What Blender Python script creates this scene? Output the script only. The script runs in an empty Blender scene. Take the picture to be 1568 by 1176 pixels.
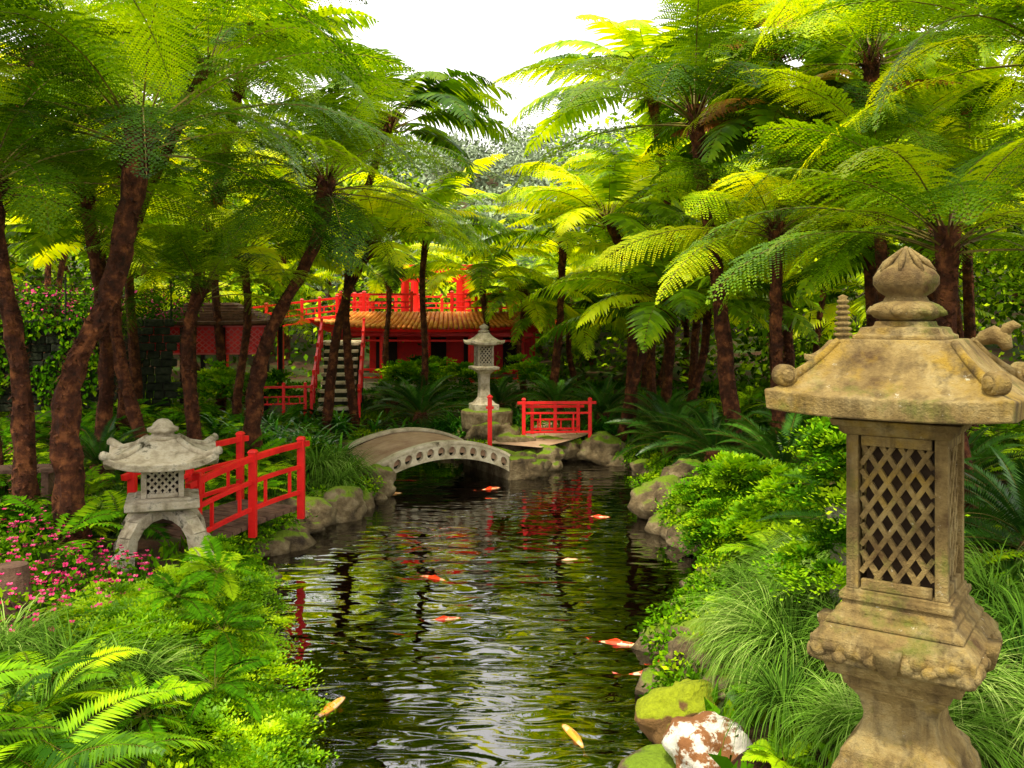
import bpy, math, numpy as np
from mathutils import Vector, Matrix, noise as mnoise
rng=np.random.default_rng(11)
sc=bpy.context.scene
sc.view_settings.view_transform='Standard'
sc.view_settings.look='None'
sc.view_settings.exposure=0
COL=sc.collection
pi=math.pi
# ------------------------------------------------------------------ helpers
def norm(a): return a/np.maximum(np.linalg.norm(a,axis=-1,keepdims=True),1e-9)
_ks={}
def pn(P,seed=0,sc_=1.0):
    if seed not in _ks:
        r=np.random.default_rng(seed+100); _ks[seed]=(r.normal(size=(7,3)),r.uniform(0,6.28,7))
    k,ph=_ks[seed]
    return np.sin(np.asarray(P)*sc_@k.T+ph).sum(-1)/4.0
def empty(name,loc=(0,0,0),rz=0,scale=1):
    e=bpy.data.objects.new(name,None); e.location=loc; e.rotation_euler=(0,0,rz); e.scale=(scale,)*3
    e.empty_display_size=.2
    COL.objects.link(e); return e
def link(name,me,parent=None,loc=(0,0,0),rot=(0,0,0),scale=(1,1,1),color=None):
    o=bpy.data.objects.new(name,me); o.location=loc; o.rotation_euler=rot; o.scale=scale
    if parent: o.parent=parent
    if color: o.color=(*color,1)
    COL.objects.link(o); return o
def qmesh(name,Q,var=None,mats=(),mi=None,smooth=False):
    n=len(Q); me=bpy.data.meshes.new(name)
    me.vertices.add(4*n); me.vertices.foreach_set('co',np.ascontiguousarray(Q,dtype=np.float32).ravel())
    me.loops.add(4*n); me.loops.foreach_set('vertex_index',np.arange(4*n,dtype=np.int32))
    me.polygons.add(n); me.polygons.foreach_set('loop_start',np.arange(0,4*n,4,dtype=np.int32))
    for m in mats: me.materials.append(m)
    if mi is not None: me.polygons.foreach_set('material_index',np.asarray(mi,dtype=np.int32))
    me.update(calc_edges=True)
    if var is None: var=rng.random(n)
    at=me.attributes.new('var','FLOAT','POINT'); at.data.foreach_set('value',np.repeat(var,4).astype(np.float32))
    return me
def kites(P,D,S,L,W,mid=.42,sag=None):
    L=np.asarray(L).reshape(-1,1); W=np.asarray(W).reshape(-1,1)
    m=P+D*L*mid; t=P+D*L
    if sag is not None: t=t+np.array([0,0,-1.])*np.asarray(sag).reshape(-1,1)
    return np.stack([P,m+S*W/2,t,m-S*W/2],1)
class Geo:
    def __init__(s): s.v=[];s.f=[]
    def add(s,v,f):
        b=len(s.v); s.v+= [tuple(x) for x in v]; s.f+=[tuple(i+b for i in q) for q in f]
    def box(s,c,size,rz=0,M=None):
        hx,hy,hz=[a/2 for a in size]; R=Matrix.Rotation(rz,3,'Z')
        vs=[Vector(c)+R@Vector((x*hx,y*hy,z*hz)) for z in(-1,1) for y in(-1,1) for x in(-1,1)]
        if M: vs=[M@p for p in vs]
        s.add(vs,[(0,2,3,1),(4,5,7,6),(0,1,5,4),(1,3,7,5),(3,2,6,7),(2,0,4,6)])
    def beam(s,p0,p1,w,h,up=(0,0,1)):
        p0=Vector(p0);p1=Vector(p1);d=(p1-p0).normalized();u=Vector(up)
        a=d.cross(u).normalized(); u=a.cross(d).normalized()
        vs=[p+a*(x*w/2)+u*(y*h/2) for p in(p0,p1) for y in(-1,1) for x in(-1,1)]
        s.add(vs,[(0,1,3,2),(4,6,7,5),(0,4,5,1),(1,5,7,3),(3,7,6,2),(2,6,4,0)])
    def loft(s,secs,n=4,c=(0,0),rot=None,M=None):
        if rot is None: rot=pi/4 if n==4 else 0
        vs=[];k=math.sqrt(2) if n==4 else 1
        for z,r in secs:
            for i in range(n):
                a=rot+2*pi*i/n; vs.append(Vector((c[0]+math.cos(a)*r*k,c[1]+math.sin(a)*r*k,z)))
        if M: vs=[M@p for p in vs]
        f=[]
        for j in range(len(secs)-1):
            for i in range(n): f.append((j*n+i,j*n+(i+1)%n,(j+1)*n+(i+1)%n,(j+1)*n+i))
        f.append(tuple(range(n-1,-1,-1))); f.append(tuple((len(secs)-1)*n+i for i in range(n)))
        s.add(vs,f)
    def tube(s,pts,rad,n=8):
        pts=[Vector(p) for p in pts]; vs=[]
        for i,p in enumerate(pts):
            d=(pts[min(i+1,len(pts)-1)]-pts[max(i-1,0)]).normalized()
            a=d.cross(Vector((0.13,0.27,1)) if abs(d.z)<.95 else Vector((1,0,0))).normalized(); b=a.cross(d)
            for j in range(n):
                t=2*pi*j/n; vs.append(p+(a*math.cos(t)+b*math.sin(t))*rad[i])
        m=len(pts); f=[(i*n+j,i*n+(j+1)%n,(i+1)*n+(j+1)%n,(i+1)*n+j) for i in range(m-1) for j in range(n)]
        f.append(tuple(range(n-1,-1,-1))); f.append(tuple((m-1)*n+j for j in range(n)))
        s.add(vs,f)
    def roof(s,ht,zt,he,ze,th,hin,lift=.03,K=8,m=10,pw=1.7,asp=1.0,rib=0):
        prof=[]
        for k in range(K+1):
            f=k/K; prof.append((ht+(he-ht)*f, ze+(zt-ze)*(1-f)**pw, lift*f**3))
        prof.append((he*.985,ze-th,lift)); prof.append((hin,ze-th-.012,0))
        vs=[];N=4*m
        for hw,z,l in prof:
            for side in range(4):
                for i in range(m):
                    t=-1+2*i/m; x,y=[(t,-1),(1,t),(-t,1),(-1,-t)][side]
                    vs.append((x*hw*asp,y*hw,z+l*abs(t)**3))
        f=[]
        for j in range(len(prof)-1):
            for i in range(N): f.append((j*N+i,(j+1)*N+i,(j+1)*N+(i+1)%N,j*N+(i+1)%N))
        f.append(tuple(range(N))); f.append(tuple((len(prof)-1)*N+i for i in range(N-1,-1,-1)))
        s.add(vs,f)
    def obj(s,name,mat,parent=None,bevel=0,smooth=False,loc=(0,0,0),rz=0):
        me=bpy.data.meshes.new(name); me.from_pydata(s.v,[],s.f); me.materials.append(mat)
        if smooth: me.polygons.foreach_set('use_smooth',[True]*len(me.polygons))
        o=link(name,me,parent,loc,(0,0,rz))
        if bevel:
            b=o.modifiers.new('b','BEVEL'); b.width=bevel; b.segments=2; b.limit_method='ANGLE'; b.angle_limit=math.radians(40)
        return o
# ------------------------------------------------------------------ materials
def base_mat(name):
    m=bpy.data.materials.new(name); m.use_nodes=True; nt=m.node_tree; nt.nodes.clear()
    out=nt.nodes.new('ShaderNodeOutputMaterial'); return m,nt,out
def ramp(nt,cols,fac,pos=None):
    r=nt.nodes.new('ShaderNodeValToRGB'); e=r.color_ramp.elements
    n=len(cols)
    while len(e)<n: e.new(.5)
    for i,c in enumerate(cols):
        e[i].position=(pos[i] if pos else i/(n-1)); e[i].color=(*c,1)
    nt.links.new(fac,r.inputs['Fac']); return r.outputs['Color']
def noise(nt,scale,detail=6,rough=.6,coord='Object',vec=None):
    n=nt.nodes.new('ShaderNodeTexNoise'); n.inputs['Scale'].default_value=scale; n.inputs['Detail'].default_value=detail; n.inputs['Roughness'].default_value=rough
    if vec is None:
        tc=nt.nodes.new('ShaderNodeTexCoord'); vec=tc.outputs[coord]
    nt.links.new(vec,n.inputs['Vector']); return n
def mixc(nt,f,a,b,bt='MIX'):
    m=nt.nodes.new('ShaderNodeMix'); m.data_type='RGBA'; m.blend_type=bt
    if isinstance(f,(int,float)): m.inputs[0].default_value=f
    else: nt.links.new(f,m.inputs[0])
    for k,v in((6,a),(7,b)):
        if isinstance(v,tuple): m.inputs[k].default_value=(*v,1)
        else: nt.links.new(v,m.inputs[k])
    return m.outputs[2]
def mathn(nt,op,a,b=None,clamp=False):
    m=nt.nodes.new('ShaderNodeMath'); m.operation=op; m.use_clamp=clamp
    for i,v in enumerate((a,b)):
        if v is None: continue
        if isinstance(v,(int,float)): m.inputs[i].default_value=v
        else: nt.links.new(v,m.inputs[i])
    return m.outputs[0]
def leaf_mat(name,cols,trans=.35,rough=.45,pos=None,tmul=(1.25,1.15,.5),nsc=1.3):
    m,nt,out=base_mat(name)
    at=nt.nodes.new('ShaderNodeAttribute'); at.attribute_name='var'
    n=noise(nt,nsc,1)
    f=mathn(nt,'ADD',mathn(nt,'MULTIPLY',at.outputs['Fac'],.75),mathn(nt,'MULTIPLY',mathn(nt,'SUBTRACT',n.outputs['Fac'],.4),.9),True)
    c=ramp(nt,cols,f,pos)
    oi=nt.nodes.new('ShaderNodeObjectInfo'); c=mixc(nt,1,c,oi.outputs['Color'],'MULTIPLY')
    if trans<.1:
        p=nt.nodes.new('ShaderNodeBsdfDiffuse'); nt.links.new(c,p.inputs['Color']); nt.links.new(p.outputs[0],out.inputs[0]); return m
    p=nt.nodes.new('ShaderNodeBsdfPrincipled'); nt.links.new(c,p.inputs['Base Color']); p.inputs['Roughness'].default_value=rough; p.inputs['Specular IOR Level'].default_value=.25
    t=nt.nodes.new('ShaderNodeBsdfTranslucent'); nt.links.new(mixc(nt,1,c,tmul,'MULTIPLY'),t.inputs['Color'])
    mx=nt.nodes.new('ShaderNodeMixShader'); mx.inputs[0].default_value=trans
    nt.links.new(p.outputs[0],mx.inputs[1]); nt.links.new(t.outputs[0],mx.inputs[2]); nt.links.new(mx.outputs[0],out.inputs[0]); return m
def surf(name,cols,scale=4,rough=.8,bump=.4,bscale=30,pos=None,extra=None,detail=5,bd=.02,moss=None,spec=.3,under=None,streak=None):
    m,nt,out=base_mat(name)
    n=noise(nt,scale,detail,.65)
    c=ramp(nt,cols,n.outputs['Fac'],pos or [.3+.4*i/(len(cols)-1) for i in range(len(cols))])
    if extra:
        for e_ in extra:
            col,s_,th=e_[:3]; sf=e_[3] if len(e_)>3 else .06
            n3=noise(nt,s_,5,.7); f=ramp(nt,[(0,0,0),(1,1,1)],n3.outputs['Fac'],[th,min(th+sf,1)]); c=mixc(nt,f,c,col)
    if streak:
        tc=nt.nodes.new('ShaderNodeTexCoord'); mp=nt.nodes.new('ShaderNodeMapping'); mp.inputs['Scale'].default_value=(16,16,1.6); nt.links.new(tc.outputs['Object'],mp.inputs[0])
        n6=noise(nt,1,4,.6,vec=mp.outputs[0]); f=ramp(nt,[(0,0,0),(.75,.75,.75)],n6.outputs['Fac'],[.48,.68]); c=mixc(nt,f,c,streak)
    if moss:
        g=nt.nodes.new('ShaderNodeNewGeometry'); sx=nt.nodes.new('ShaderNodeSeparateXYZ'); nt.links.new(g.outputs['Normal'],sx.inputs[0])
        n4=noise(nt,3.5,5,.6); f=mathn(nt,'ADD',mathn(nt,'MULTIPLY',sx.outputs['Z'],.6),n4.outputs['Fac']); f=ramp(nt,[(0,0,0),(1,1,1)],f,[moss[1],min(moss[1]+.12,1)])
        n5=noise(nt,40,4); c=mixc(nt,f,c,mixc(nt,n5.outputs['Fac'],tuple(x*.45 for x in moss[0]),tuple(x*1.4 for x in moss[0])))
    if under:
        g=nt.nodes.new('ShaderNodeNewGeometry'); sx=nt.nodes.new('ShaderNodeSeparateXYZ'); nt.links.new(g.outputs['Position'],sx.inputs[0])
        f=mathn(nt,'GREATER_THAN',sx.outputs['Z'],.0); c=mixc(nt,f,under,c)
    p=nt.nodes.new('ShaderNodeBsdfPrincipled'); nt.links.new(c,p.inputs['Base Color']); p.inputs['Roughness'].default_value=rough; p.inputs['Specular IOR Level'].default_value=spec
    nb=noise(nt,bscale,5,.7); b=nt.nodes.new('ShaderNodeBump'); b.inputs['Strength'].default_value=bump; b.inputs['Distance'].default_value=bd
    nt.links.new(nb.outputs['Fac'],b.inputs['Height']); nt.links.new(b.outputs[0],p.inputs['Normal'])
    nt.links.new(p.outputs[0],out.inputs[0]); return m
FROND=leaf_mat('frond_green',[(.022,.07,.001),(.19,.39,.003),(.52,.70,.005),(.72,.80,.008)],.48,tmul=(1.4,1.2,.2))
STEM=surf('frond_stalk',[(.05,.025,.010),(.26,.20,.03)],6,.6,.0)
OLD=leaf_mat('frond_rust',[(.16,.045,.006),(.40,.17,.02),(.50,.36,.03)],.35)
CYC=leaf_mat('cycad_leaf',[(.010,.040,.004),(.03,.11,.008),(.10,.25,.018)],.12,.35)
FERN=leaf_mat('fern_leaf',[(.010,.045,.002),(.085,.25,.004),(.42,.60,.008)],.0)
LIME=leaf_mat('lime_leaf',[(.025,.10,.001),(.21,.46,.003),(.62,.82,.006)],.4,nsc=3,tmul=(1.3,1.15,.2))
GRASS=leaf_mat('grass_blade',[(.016,.05,.006),(.12,.25,.02),(.50,.62,.16)],.0)
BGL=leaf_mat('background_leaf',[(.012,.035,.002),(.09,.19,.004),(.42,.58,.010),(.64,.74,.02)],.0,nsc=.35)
HILLL=leaf_mat('hazed_distant_leaf',[(.15,.19,.12),(.24,.30,.18),(.36,.44,.27)],.0,nsc=.1)  # pale greyed greens: distance haze is put into the leaf colour
PINK=leaf_mat('pink_petal',[(.5,.02,.10),(.85,.05,.22),(.9,.25,.4)],.0)
BARK=surf('fern_bark',[(.016,.006,.003),(.085,.024,.009),(.30,.10,.032)],7,.9,.8,45,bd=.035)
STONE=surf('lantern_stone',[(.11,.06,.018),(.36,.25,.085),(.58,.46,.21)],4.5,.9,1,75,bd=.025,extra=[((.40,.25,.03),2.2,.54,.12),((.05,.03,.012),4.5,.58,.14),((.15,.18,.02),3.1,.56,.14),((.66,.60,.42),24,.66,.05)],streak=(.11,.07,.028))
STONEG=surf('grey_stone',[(.13,.10,.055),(.44,.37,.26),(.70,.63,.50)],6,.9,.9,60,extra=[((.06,.05,.025),6,.56,.12),((.14,.15,.03),4,.60,.12)])
CONC=surf('bridge_stone',[(.24,.19,.11),(.54,.46,.31),(.70,.62,.46)],4,.85,.5,50,extra=[((.10,.08,.04),5,.60,.12)])
PAVE=surf('path_stone',[(.30,.17,.10),(.50,.34,.22)],3,.9,.6,30)
RED=surf('red_paint',[(.52,.006,.006),(.76,.010,.008),(.84,.018,.010)],3,.42,.15,40,spec=.35)
TILE=surf('roof_tile',[(.38,.09,.02),(.72,.24,.03),(.80,.44,.10)],6,.6,.3,30)
DARK=surf('dark_wood_and_shade',[(.01,.008,.006),(.03,.018,.012)],5,.8,.4)  # dark hut timber; in hollows and doorways this colour stands in for shade
SHING=surf('shingle',[(.06,.03,.02),(.20,.09,.05)],10,.85,.8,25)
ROCK=surf('rock_stone',[(.035,.022,.012),(.17,.12,.06),(.38,.30,.17)],3.5,.9,1,18,bd=.04,moss=((.17,.26,.01),.88))
MOSSR=surf('mossy_stone',[(.12,.06,.02),(.28,.15,.05)],4,.9,1,30,bd=.03,moss=((.30,.35,.008),.66))
LICH=surf('lichen_stone',[(.16,.06,.02),(.34,.15,.05)],5,.9,.8,30,bd=.02,extra=[((.70,.66,.56),5,.50,.05)],moss=((.25,.32,.01),1.02))
WALLM=surf('wall_stone',[(.004,.006,.003),(.018,.024,.010),(.04,.045,.022)],8,.9,1,14,bd=.05)
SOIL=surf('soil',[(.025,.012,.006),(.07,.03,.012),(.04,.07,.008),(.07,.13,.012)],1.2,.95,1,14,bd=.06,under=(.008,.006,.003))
WOODM=surf('old_wood',[(.06,.03,.02),(.20,.11,.07)],8,.9,1,30)
def koi_mat():
    m,nt,out=base_mat('koi_skin'); n=noise(nt,9,2,.4); oi=nt.nodes.new('ShaderNodeObjectInfo')
    f=ramp(nt,[(0,0,0),(1,1,1)],n.outputs['Fac'],[.56,.60]); c=mixc(nt,f,oi.outputs['Color'],(.85,.5,.25))
    p=nt.nodes.new('ShaderNodeBsdfPrincipled'); nt.links.new(c,p.inputs['Base Color']); p.inputs['Roughness'].default_value=.3; nt.links.new(p.outputs[0],out.inputs[0]); return m
KOI=koi_mat()
def water_mat():
    m,nt,out=base_mat('water')
    tc=nt.nodes.new('ShaderNodeTexCoord')
    mp=nt.nodes.new('ShaderNodeMapping'); mp.inputs['Scale'].default_value=(.62,1.5,1); mp.inputs['Rotation'].default_value=(0,0,.22); nt.links.new(tc.outputs['Object'],mp.inputs[0])
    n1=noise(nt,3.4,1,.5,vec=mp.outputs[0]); n1.inputs['Distortion'].default_value=.5; n2=noise(nt,1.3,1,.5,vec=mp.outputs[0])
    amp=noise(nt,.35,2,.5)
    a=ramp(nt,[(.22,.22,.22),(1,1,1)],amp.outputs['Fac'],[.36,.58])
    h=mathn(nt,'MULTIPLY',mathn(nt,'ADD',mathn(nt,'MULTIPLY',n1.outputs['Fac'],.7),mathn(nt,'MULTIPLY',n2.outputs['Fac'],.7)),a)
    b=nt.nodes.new('ShaderNodeBump'); b.inputs['Strength'].default_value=.7; b.inputs['Distance'].default_value=.042; nt.links.new(h,b.inputs['Height'])
    g=nt.nodes.new('ShaderNodeBsdfGlossy'); g.inputs['Roughness'].default_value=.005; g.inputs['Color'].default_value=(1,1,1,1); nt.links.new(b.outputs[0],g.inputs['Normal'])
    t=nt.nodes.new('ShaderNodeBsdfTransparent'); t.inputs['Color'].default_value=(.6,.52,.32,1)
    fr=nt.nodes.new('ShaderNodeFresnel'); fr.inputs['IOR'].default_value=2.5; nt.links.new(b.outputs[0],fr.inputs['Normal'])
    mx=nt.nodes.new('ShaderNodeMixShader'); nt.links.new(fr.outputs[0],mx.inputs[0]); nt.links.new(t.outputs[0],mx.inputs[1]); nt.links.new(g.outputs[0],mx.inputs[2]); nt.links.new(mx.outputs[0],out.inputs[0]); return m
WATER=water_mat()
# ------------------------------------------------------------------ pond + terrain
POND=np.array([(-3,-6),(-2.5,-2),(-1.9,1.5),(-1.75,3.5),(-1.85,5.4),(-2.25,7.3),(-2.6,9.0),(-2.85,10.4),(-2.75,11.6),(-2.4,12.8),(-2.15,13.9),(-2.5,15.2),(-3.2,16.4),(-4.0,17.6),(-3.7,18.6),(-2.2,18.9),(-1.2,17.9),(-.35,17.2),(.4,17.7),(1.5,17.5),(2.3,16.3),(2.35,14.8),(2.1,13.3),(2.05,11.8),(2.2,10.4),(2.25,9.7),(1.7,8.4),(1.25,7.0),(.95,5.7),(.85,4.0),(1.0,2),(1.6,-2),(2.4,-6)],float)
def catmull(P,closed,k):
    n=len(P); out=[]
    for i in range(n if closed else n-1):
        p=[P[(i+j)%n] if closed else P[min(max(i+j,0),n-1)] for j in(-1,0,1,2)]
        for q in range(k):
            t=q/k; out.append(.5*((2*p[1])+(-p[0]+p[2])*t+(2*p[0]-5*p[1]+4*p[2]-p[3])*t*t+(-p[0]+3*p[1]-3*p[2]+p[3])*t**3))
    if not closed: out.append(P[-1])
    return np.array(out)
SH=catmull(POND,True,4)
SH=SH+.07*np.stack([pn(np.c_[SH,SH[:,0]*0],1,2.5),pn(np.c_[SH,SH[:,0]*0],2,2.5)],1)
def sdist(x,y):
    x=np.asarray(x,float).ravel();y=np.asarray(y,float).ravel()
    best=np.full(x.shape,1e9);ins=np.zeros(x.shape,bool)
    for i in range(len(SH)):
        a=SH[i-1];b=SH[i];e=b-a;wx=x-a[0];wy=y-a[1]
        t=np.clip((wx*e[0]+wy*e[1])/(e@e+1e-12),0,1)
        best=np.minimum(best,(wx-e[0]*t)**2+(wy-e[1]*t)**2)
        c=((a[1]>y)!=(b[1]>y)); 
        with np.errstate(divide='ignore',invalid='ignore'): xi=(b[0]-a[0])*(y-a[1])/(b[1]-a[1]+1e-12)+a[0]
        ins^=(c&(x<xi))
    d=np.sqrt(best); return np.where(ins,-d,d)
def sst(a,b,x):
    t=np.clip((x-a)/(b-a),0,1); return t*t*(3-2*t)
def HT(x,y):
    x=np.atleast_1d(np.asarray(x,float));y=np.atleast_1d(np.asarray(y,float)); shp=x.shape
    d=sdist(x,y).reshape(shp); do=np.clip(d,0,None)
    out=.36*(1-np.exp(-do/.22))+.06*np.clip(do,0,5)+.10*np.clip(do,0,2)*(1-sst(5,10,y))
    out+=.15*np.clip(y-28,0,17)+18*sst(48,118,y)+.10*np.clip(np.abs(x)-9,0,60)
    out+=.05*pn(np.stack([x,y,x*0],-1),3,1.1)*np.clip(do,0,1)
    inn=-.75*(1-np.exp(np.minimum(d,0)/.35))
    return np.where(d>0,out,inn)
def hz(x,y): return float(HT([x],[y])[0])
xs=np.concatenate([np.linspace(-420,-60,10),np.linspace(-50,-10,22),np.arange(-9,9,.14),np.linspace(9.5,50,22),np.linspace(60,420,10)])
ys=np.concatenate([np.linspace(-300,-20,8),np.linspace(-15,-5,6),np.arange(-4.5,22,.15),np.linspace(22.5,50,40),np.linspace(52,130,36),np.linspace(150,800,10)])
X,Y=np.meshgrid(xs,ys); Z=HT(X,Y); nx,ny=len(xs),len(ys)
V=np.stack([X,Y,Z],-1).reshape(-1,3)
F=[(j*nx+i,j*nx+i+1,(j+1)*nx+i+1,(j+1)*nx+i) for j in range(ny-1) for i in range(nx-1)]
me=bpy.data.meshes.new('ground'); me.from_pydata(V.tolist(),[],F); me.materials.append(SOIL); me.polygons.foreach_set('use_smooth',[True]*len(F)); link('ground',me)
g=Geo(); g.add([(-7,-9,0),(5,-9,0),(5,21,0),(-7,21,0)],[(0,1,2,3)]); g.obj('pond_water',WATER)
# ------------------------------------------------------------------ fronds
def frond(L,a0,droop,W,npn,mode,r,t0=.2,sway=0.,ds=.026,lw=.031,pl=.11,vee=0.,roll=0.):
    K=40; s=np.linspace(0,1,K+1); th=a0-droop*s**1.25
    x=np.concatenate([[0],np.cumsum(np.cos(th[:-1]))])*L/K; z=np.concatenate([[0],np.cumsum(np.sin(th[:-1]))])*L/K
    y=sway*s**2*L
    Q=[]
    tt=np.linspace(t0,.985,npn)
    u=(tt-t0)/(1-t0); prof=(1-u**2.4)*(.42+.58*np.sin(np.minimum(u/.4,1)*pi/2))
    for i,t in enumerate(tt):
        P=np.array([np.interp(t,s,x),np.interp(t,s,y),np.interp(t,s,z)]); a=np.interp(t,s,th)
        T=np.array([math.cos(a),0,math.sin(a)]); N0=np.array([-math.sin(a),0,math.cos(a)]); B0=np.array([0,1.,0])
        N=N0*math.cos(roll*t)+B0*math.sin(roll*t); B=B0*math.cos(roll*t)-N0*math.sin(roll*t)
        sw=.25+.5*u[i]
        for sd in(-1,1):
            d=norm(B*sd*math.cos(sw)+T*math.sin(sw)+N*(vee+r.normal()*.07)); wl=max(W*prof[i]*(1+r.normal()*.06),.02)
            if mode=='pin':
                Q.append(kites(P[None],d[None],norm(np.cross(N,d))[None],[wl],[lw],.35,[wl*(.12 if vee<.1 else .0)]))
            elif mode=='strip':
                E=norm(np.cross(N,d)+N*r.normal(0,.25)); vv=np.array([0,.3,.68,1.]); ww=np.array([.75,1.,.72,.06])*lw*(.6+.4*prof[i])
                c=P+d*(wl*vv)[:,None]-N*(wl*.20*vv**2)[:,None]-np.array([0,0,1.])*(wl*.14*vv**2)[:,None]
                Q.append(np.stack([c[:-1]-E*ww[:-1,None]/2,c[:-1]+E*ww[:-1,None]/2,c[1:]+E*ww[1:,None]/2,c[1:]-E*ww[1:,None]/2],1))
            else:
                n=max(2,int(wl/ds)); v=(np.arange(n)+.5)/n
                pp=P+d*(wl*v)[:,None]-N*(wl*.22*v**2)[:,None]-np.array([0,0,1.])*(wl*.12*v**2)[:,None]
                E=norm(np.cross(N,d)); 
                for s2 in(-1,1):
                    dd=norm(E*s2*.88+d*(.35+.5*v)[:,None]+N*r.normal(0,.12,n)[:,None])
                    ll=W*pl*(1-v**2.5*.75)*(.6+.4*prof[i])
                    Q.append(kites(pp,dd,np.broadcast_to(d,dd.shape),ll,np.full(n,lw)))
    Q=np.concatenate(Q)
    idx=np.linspace(0,K,11).astype(int); S=[]
    cen=np.stack([x,y,z],1)[idx]; rad=np.interp(np.linspace(0,1,11),[0,.15,1],[1,.7,.12])*.011*L/2
    for k in range(3):
        a1=2*pi*k/3;a2=2*pi*(k+1)/3
        o1=np.array([0,math.cos(a1),math.sin(a1)]);o2=np.array([0,math.cos(a2),math.sin(a2)])
        q=np.stack([cen[:-1]+o1*rad[:-1,None],cen[:-1]+o2*rad[:-1,None],cen[1:]+o2*rad[1:,None],cen[1:]+o1*rad[1:,None]],1); S.append(q)
    return Q,np.concatenate(S)
def rotz(Q,a):
    c,s=math.cos(a),math.sin(a); R=np.array([[c,-s,0],[s,c,0],[0,0,1]]); return Q@R.T
def crown_arrays(seed,n,L,W,npn,mode,hi,lo,dhi,dlo,rbase=.07,old=0,zdrop=.25,**kw):
    r=np.random.default_rng(seed); LQ=[];VV=[];SQ=[];OQ=[]
    for i in range(n+old):
        lev=min(i/n,1); a0=hi+(lo-hi)*lev+r.normal()*.10; dr=dhi+(dlo-dhi)*lev+r.normal()*.14
        if i>=n: a0=-.2+r.normal()*.15; dr=1.1
        q,s=frond(L*(1-.15*(1-lev))*(1+r.normal()*.09),a0,dr,W,npn,mode,r,sway=r.normal()*.07,roll=r.normal()*.4,**kw)
        az=i*2.39996+r.normal()*.2; off=np.array([rbase*.9,0,-zdrop*lev])
        q=rotz(q+off,az); s=rotz(s+off,az)
        if i>=n: OQ.append(q)
        else: LQ.append(q); VV.append(np.clip(r.uniform(.0,.95)+r.normal(0,.12,len(q)),0,1))
        SQ.append(s)
    return LQ,VV,SQ,OQ
def crown_mesh(name,mat,*a,**k):
    LQ,VV,SQ,OQ=crown_arrays(*a,**k)
    Q=np.concatenate(LQ+SQ+OQ); nl=sum(map(len,LQ));ns=sum(map(len,SQ));no=len(Q)-nl-ns
    var=np.concatenate(VV+[rng.random(ns+no)]); mi=np.r_[np.zeros(nl),np.ones(ns),np.full(no,2)]
    return qmesh(name,Q,var,(mat,STEM,OLD),mi)
SPEC=[(1,26,2.6,.54,1.2,.12,1.75,1.05),(2,24,2.5,.50,1.05,.25,1.5,1.25),(3,30,2.5,.52,1.15,-.05,1.8,.9),(4,22,2.7,.55,1.25,.45,1.4,1.3)]
CRN=[crown_mesh('fern_crown_near',FROND,s,n,L,W,25,'bi',h,l,dh,dl) for s,n,L,W,h,l,dh,dl in SPEC]
CRF=[crown_mesh('fern_crown',FROND,s,n,L,W,28,'strip',h,l,dh,dl,lw=.088) for s,n,L,W,h,l,dh,dl in SPEC]
CRC=crown_mesh('fern_crown_fine',FROND,9,22,2.7,.55,31,'bi',1.2,.2,1.6,1.2,ds=.019,lw=.021,pl=.10)
RUST=crown_mesh('fern_crown_rust',OLD,5,8,2.5,.5,26,'strip',.55,.25,1.0,.8,lw=.08)
def trunk_quads(path,r0,r):
    C=catmull(np.array(path,float),False,10); n=len(C); K=12
    s=np.linspace(0,1,n); am=.05 if len(path)>2 else .11; C=C+(am*np.sin(s*6+r.uniform(0,6))*np.sin(s*pi))[:,None]*np.array([1,.6,0])
    rad=r0*.78*(1.25-.45*np.minimum(s*2,1)+.62*np.clip(s-.75,0,1)*2)
    ring=[]
    for j in range(K):
        a=2*pi*j/K; o=np.array([math.cos(a),math.sin(a),0]); rr=rad*(1+.14*np.sin(s*60+j*1.7)+r.normal(0,.08,n)); ring.append(C+o*rr[:,None])
    Q=[np.stack([ring[j][:-1],ring[(j+1)%K][:-1],ring[(j+1)%K][1:],ring[j][1:]],1) for j in range(K)]
    H=C[-1,2]-C[0,2]; m=int(190*H)
    ss=r.random(m); az=r.uniform(0,2*pi,m); P=np.stack([np.interp(ss,s,C[:,k]) for k in range(3)],1); R=np.interp(ss,s,rad)
    o=np.stack([np.cos(az),np.sin(az),az*0],1); P=P+o*(R*.95)[:,None]
    big=1+2.2*np.clip((ss-.8)/.2,0,1)
    D=norm(o*.55+np.array([0,0,1.])*r.uniform(-.6,1,m)[:,None]); S=np.stack([-np.sin(az),np.cos(az),az*0],1)
    Q.append(kites(P,D,S,r.uniform(.04,.10,m)*big,r.uniform(.02,.05,m)))
    return np.concatenate(Q)
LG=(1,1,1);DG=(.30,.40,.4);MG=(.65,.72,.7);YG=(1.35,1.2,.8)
def tree_fern(path,r=.13,ci=0,sc_=1.05,color=LG,rz=0,rust=False,tilt=(0,0),near=None,fine=False):
    b=np.array(path[0],float); e=empty('tree_fern',tuple(b)); P=[tuple(np.array(p)-b) for p in path]
    P[0]=(P[0][0],P[0][1],-.3)
    link('trunk',qmesh('trunk',trunk_quads(P,r,rng),None,(BARK,)),e)
    if near is None: near=b[1]<13.5
    t=P[-1]; link('crown',CRC if fine else (CRN if near else CRF)[ci],e,t,(tilt[0],tilt[1],rz),(sc_,)*3,color)
    if rust: link('old_fronds',RUST,e,(t[0],t[1],t[2]-.05),(0,0,rz+1),(sc_*.95,)*3,(1,1,1))
def T(bx,by,top,mids=(),**k):
    tree_fern([(bx,by,hz(bx,by)),*mids,top],**k)
T(-5.05,9.6,(-5.5,9.6,4.3),[(-5.25,9.6,2.3)],r=.15,ci=0,color=DG,rz=.3)
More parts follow.
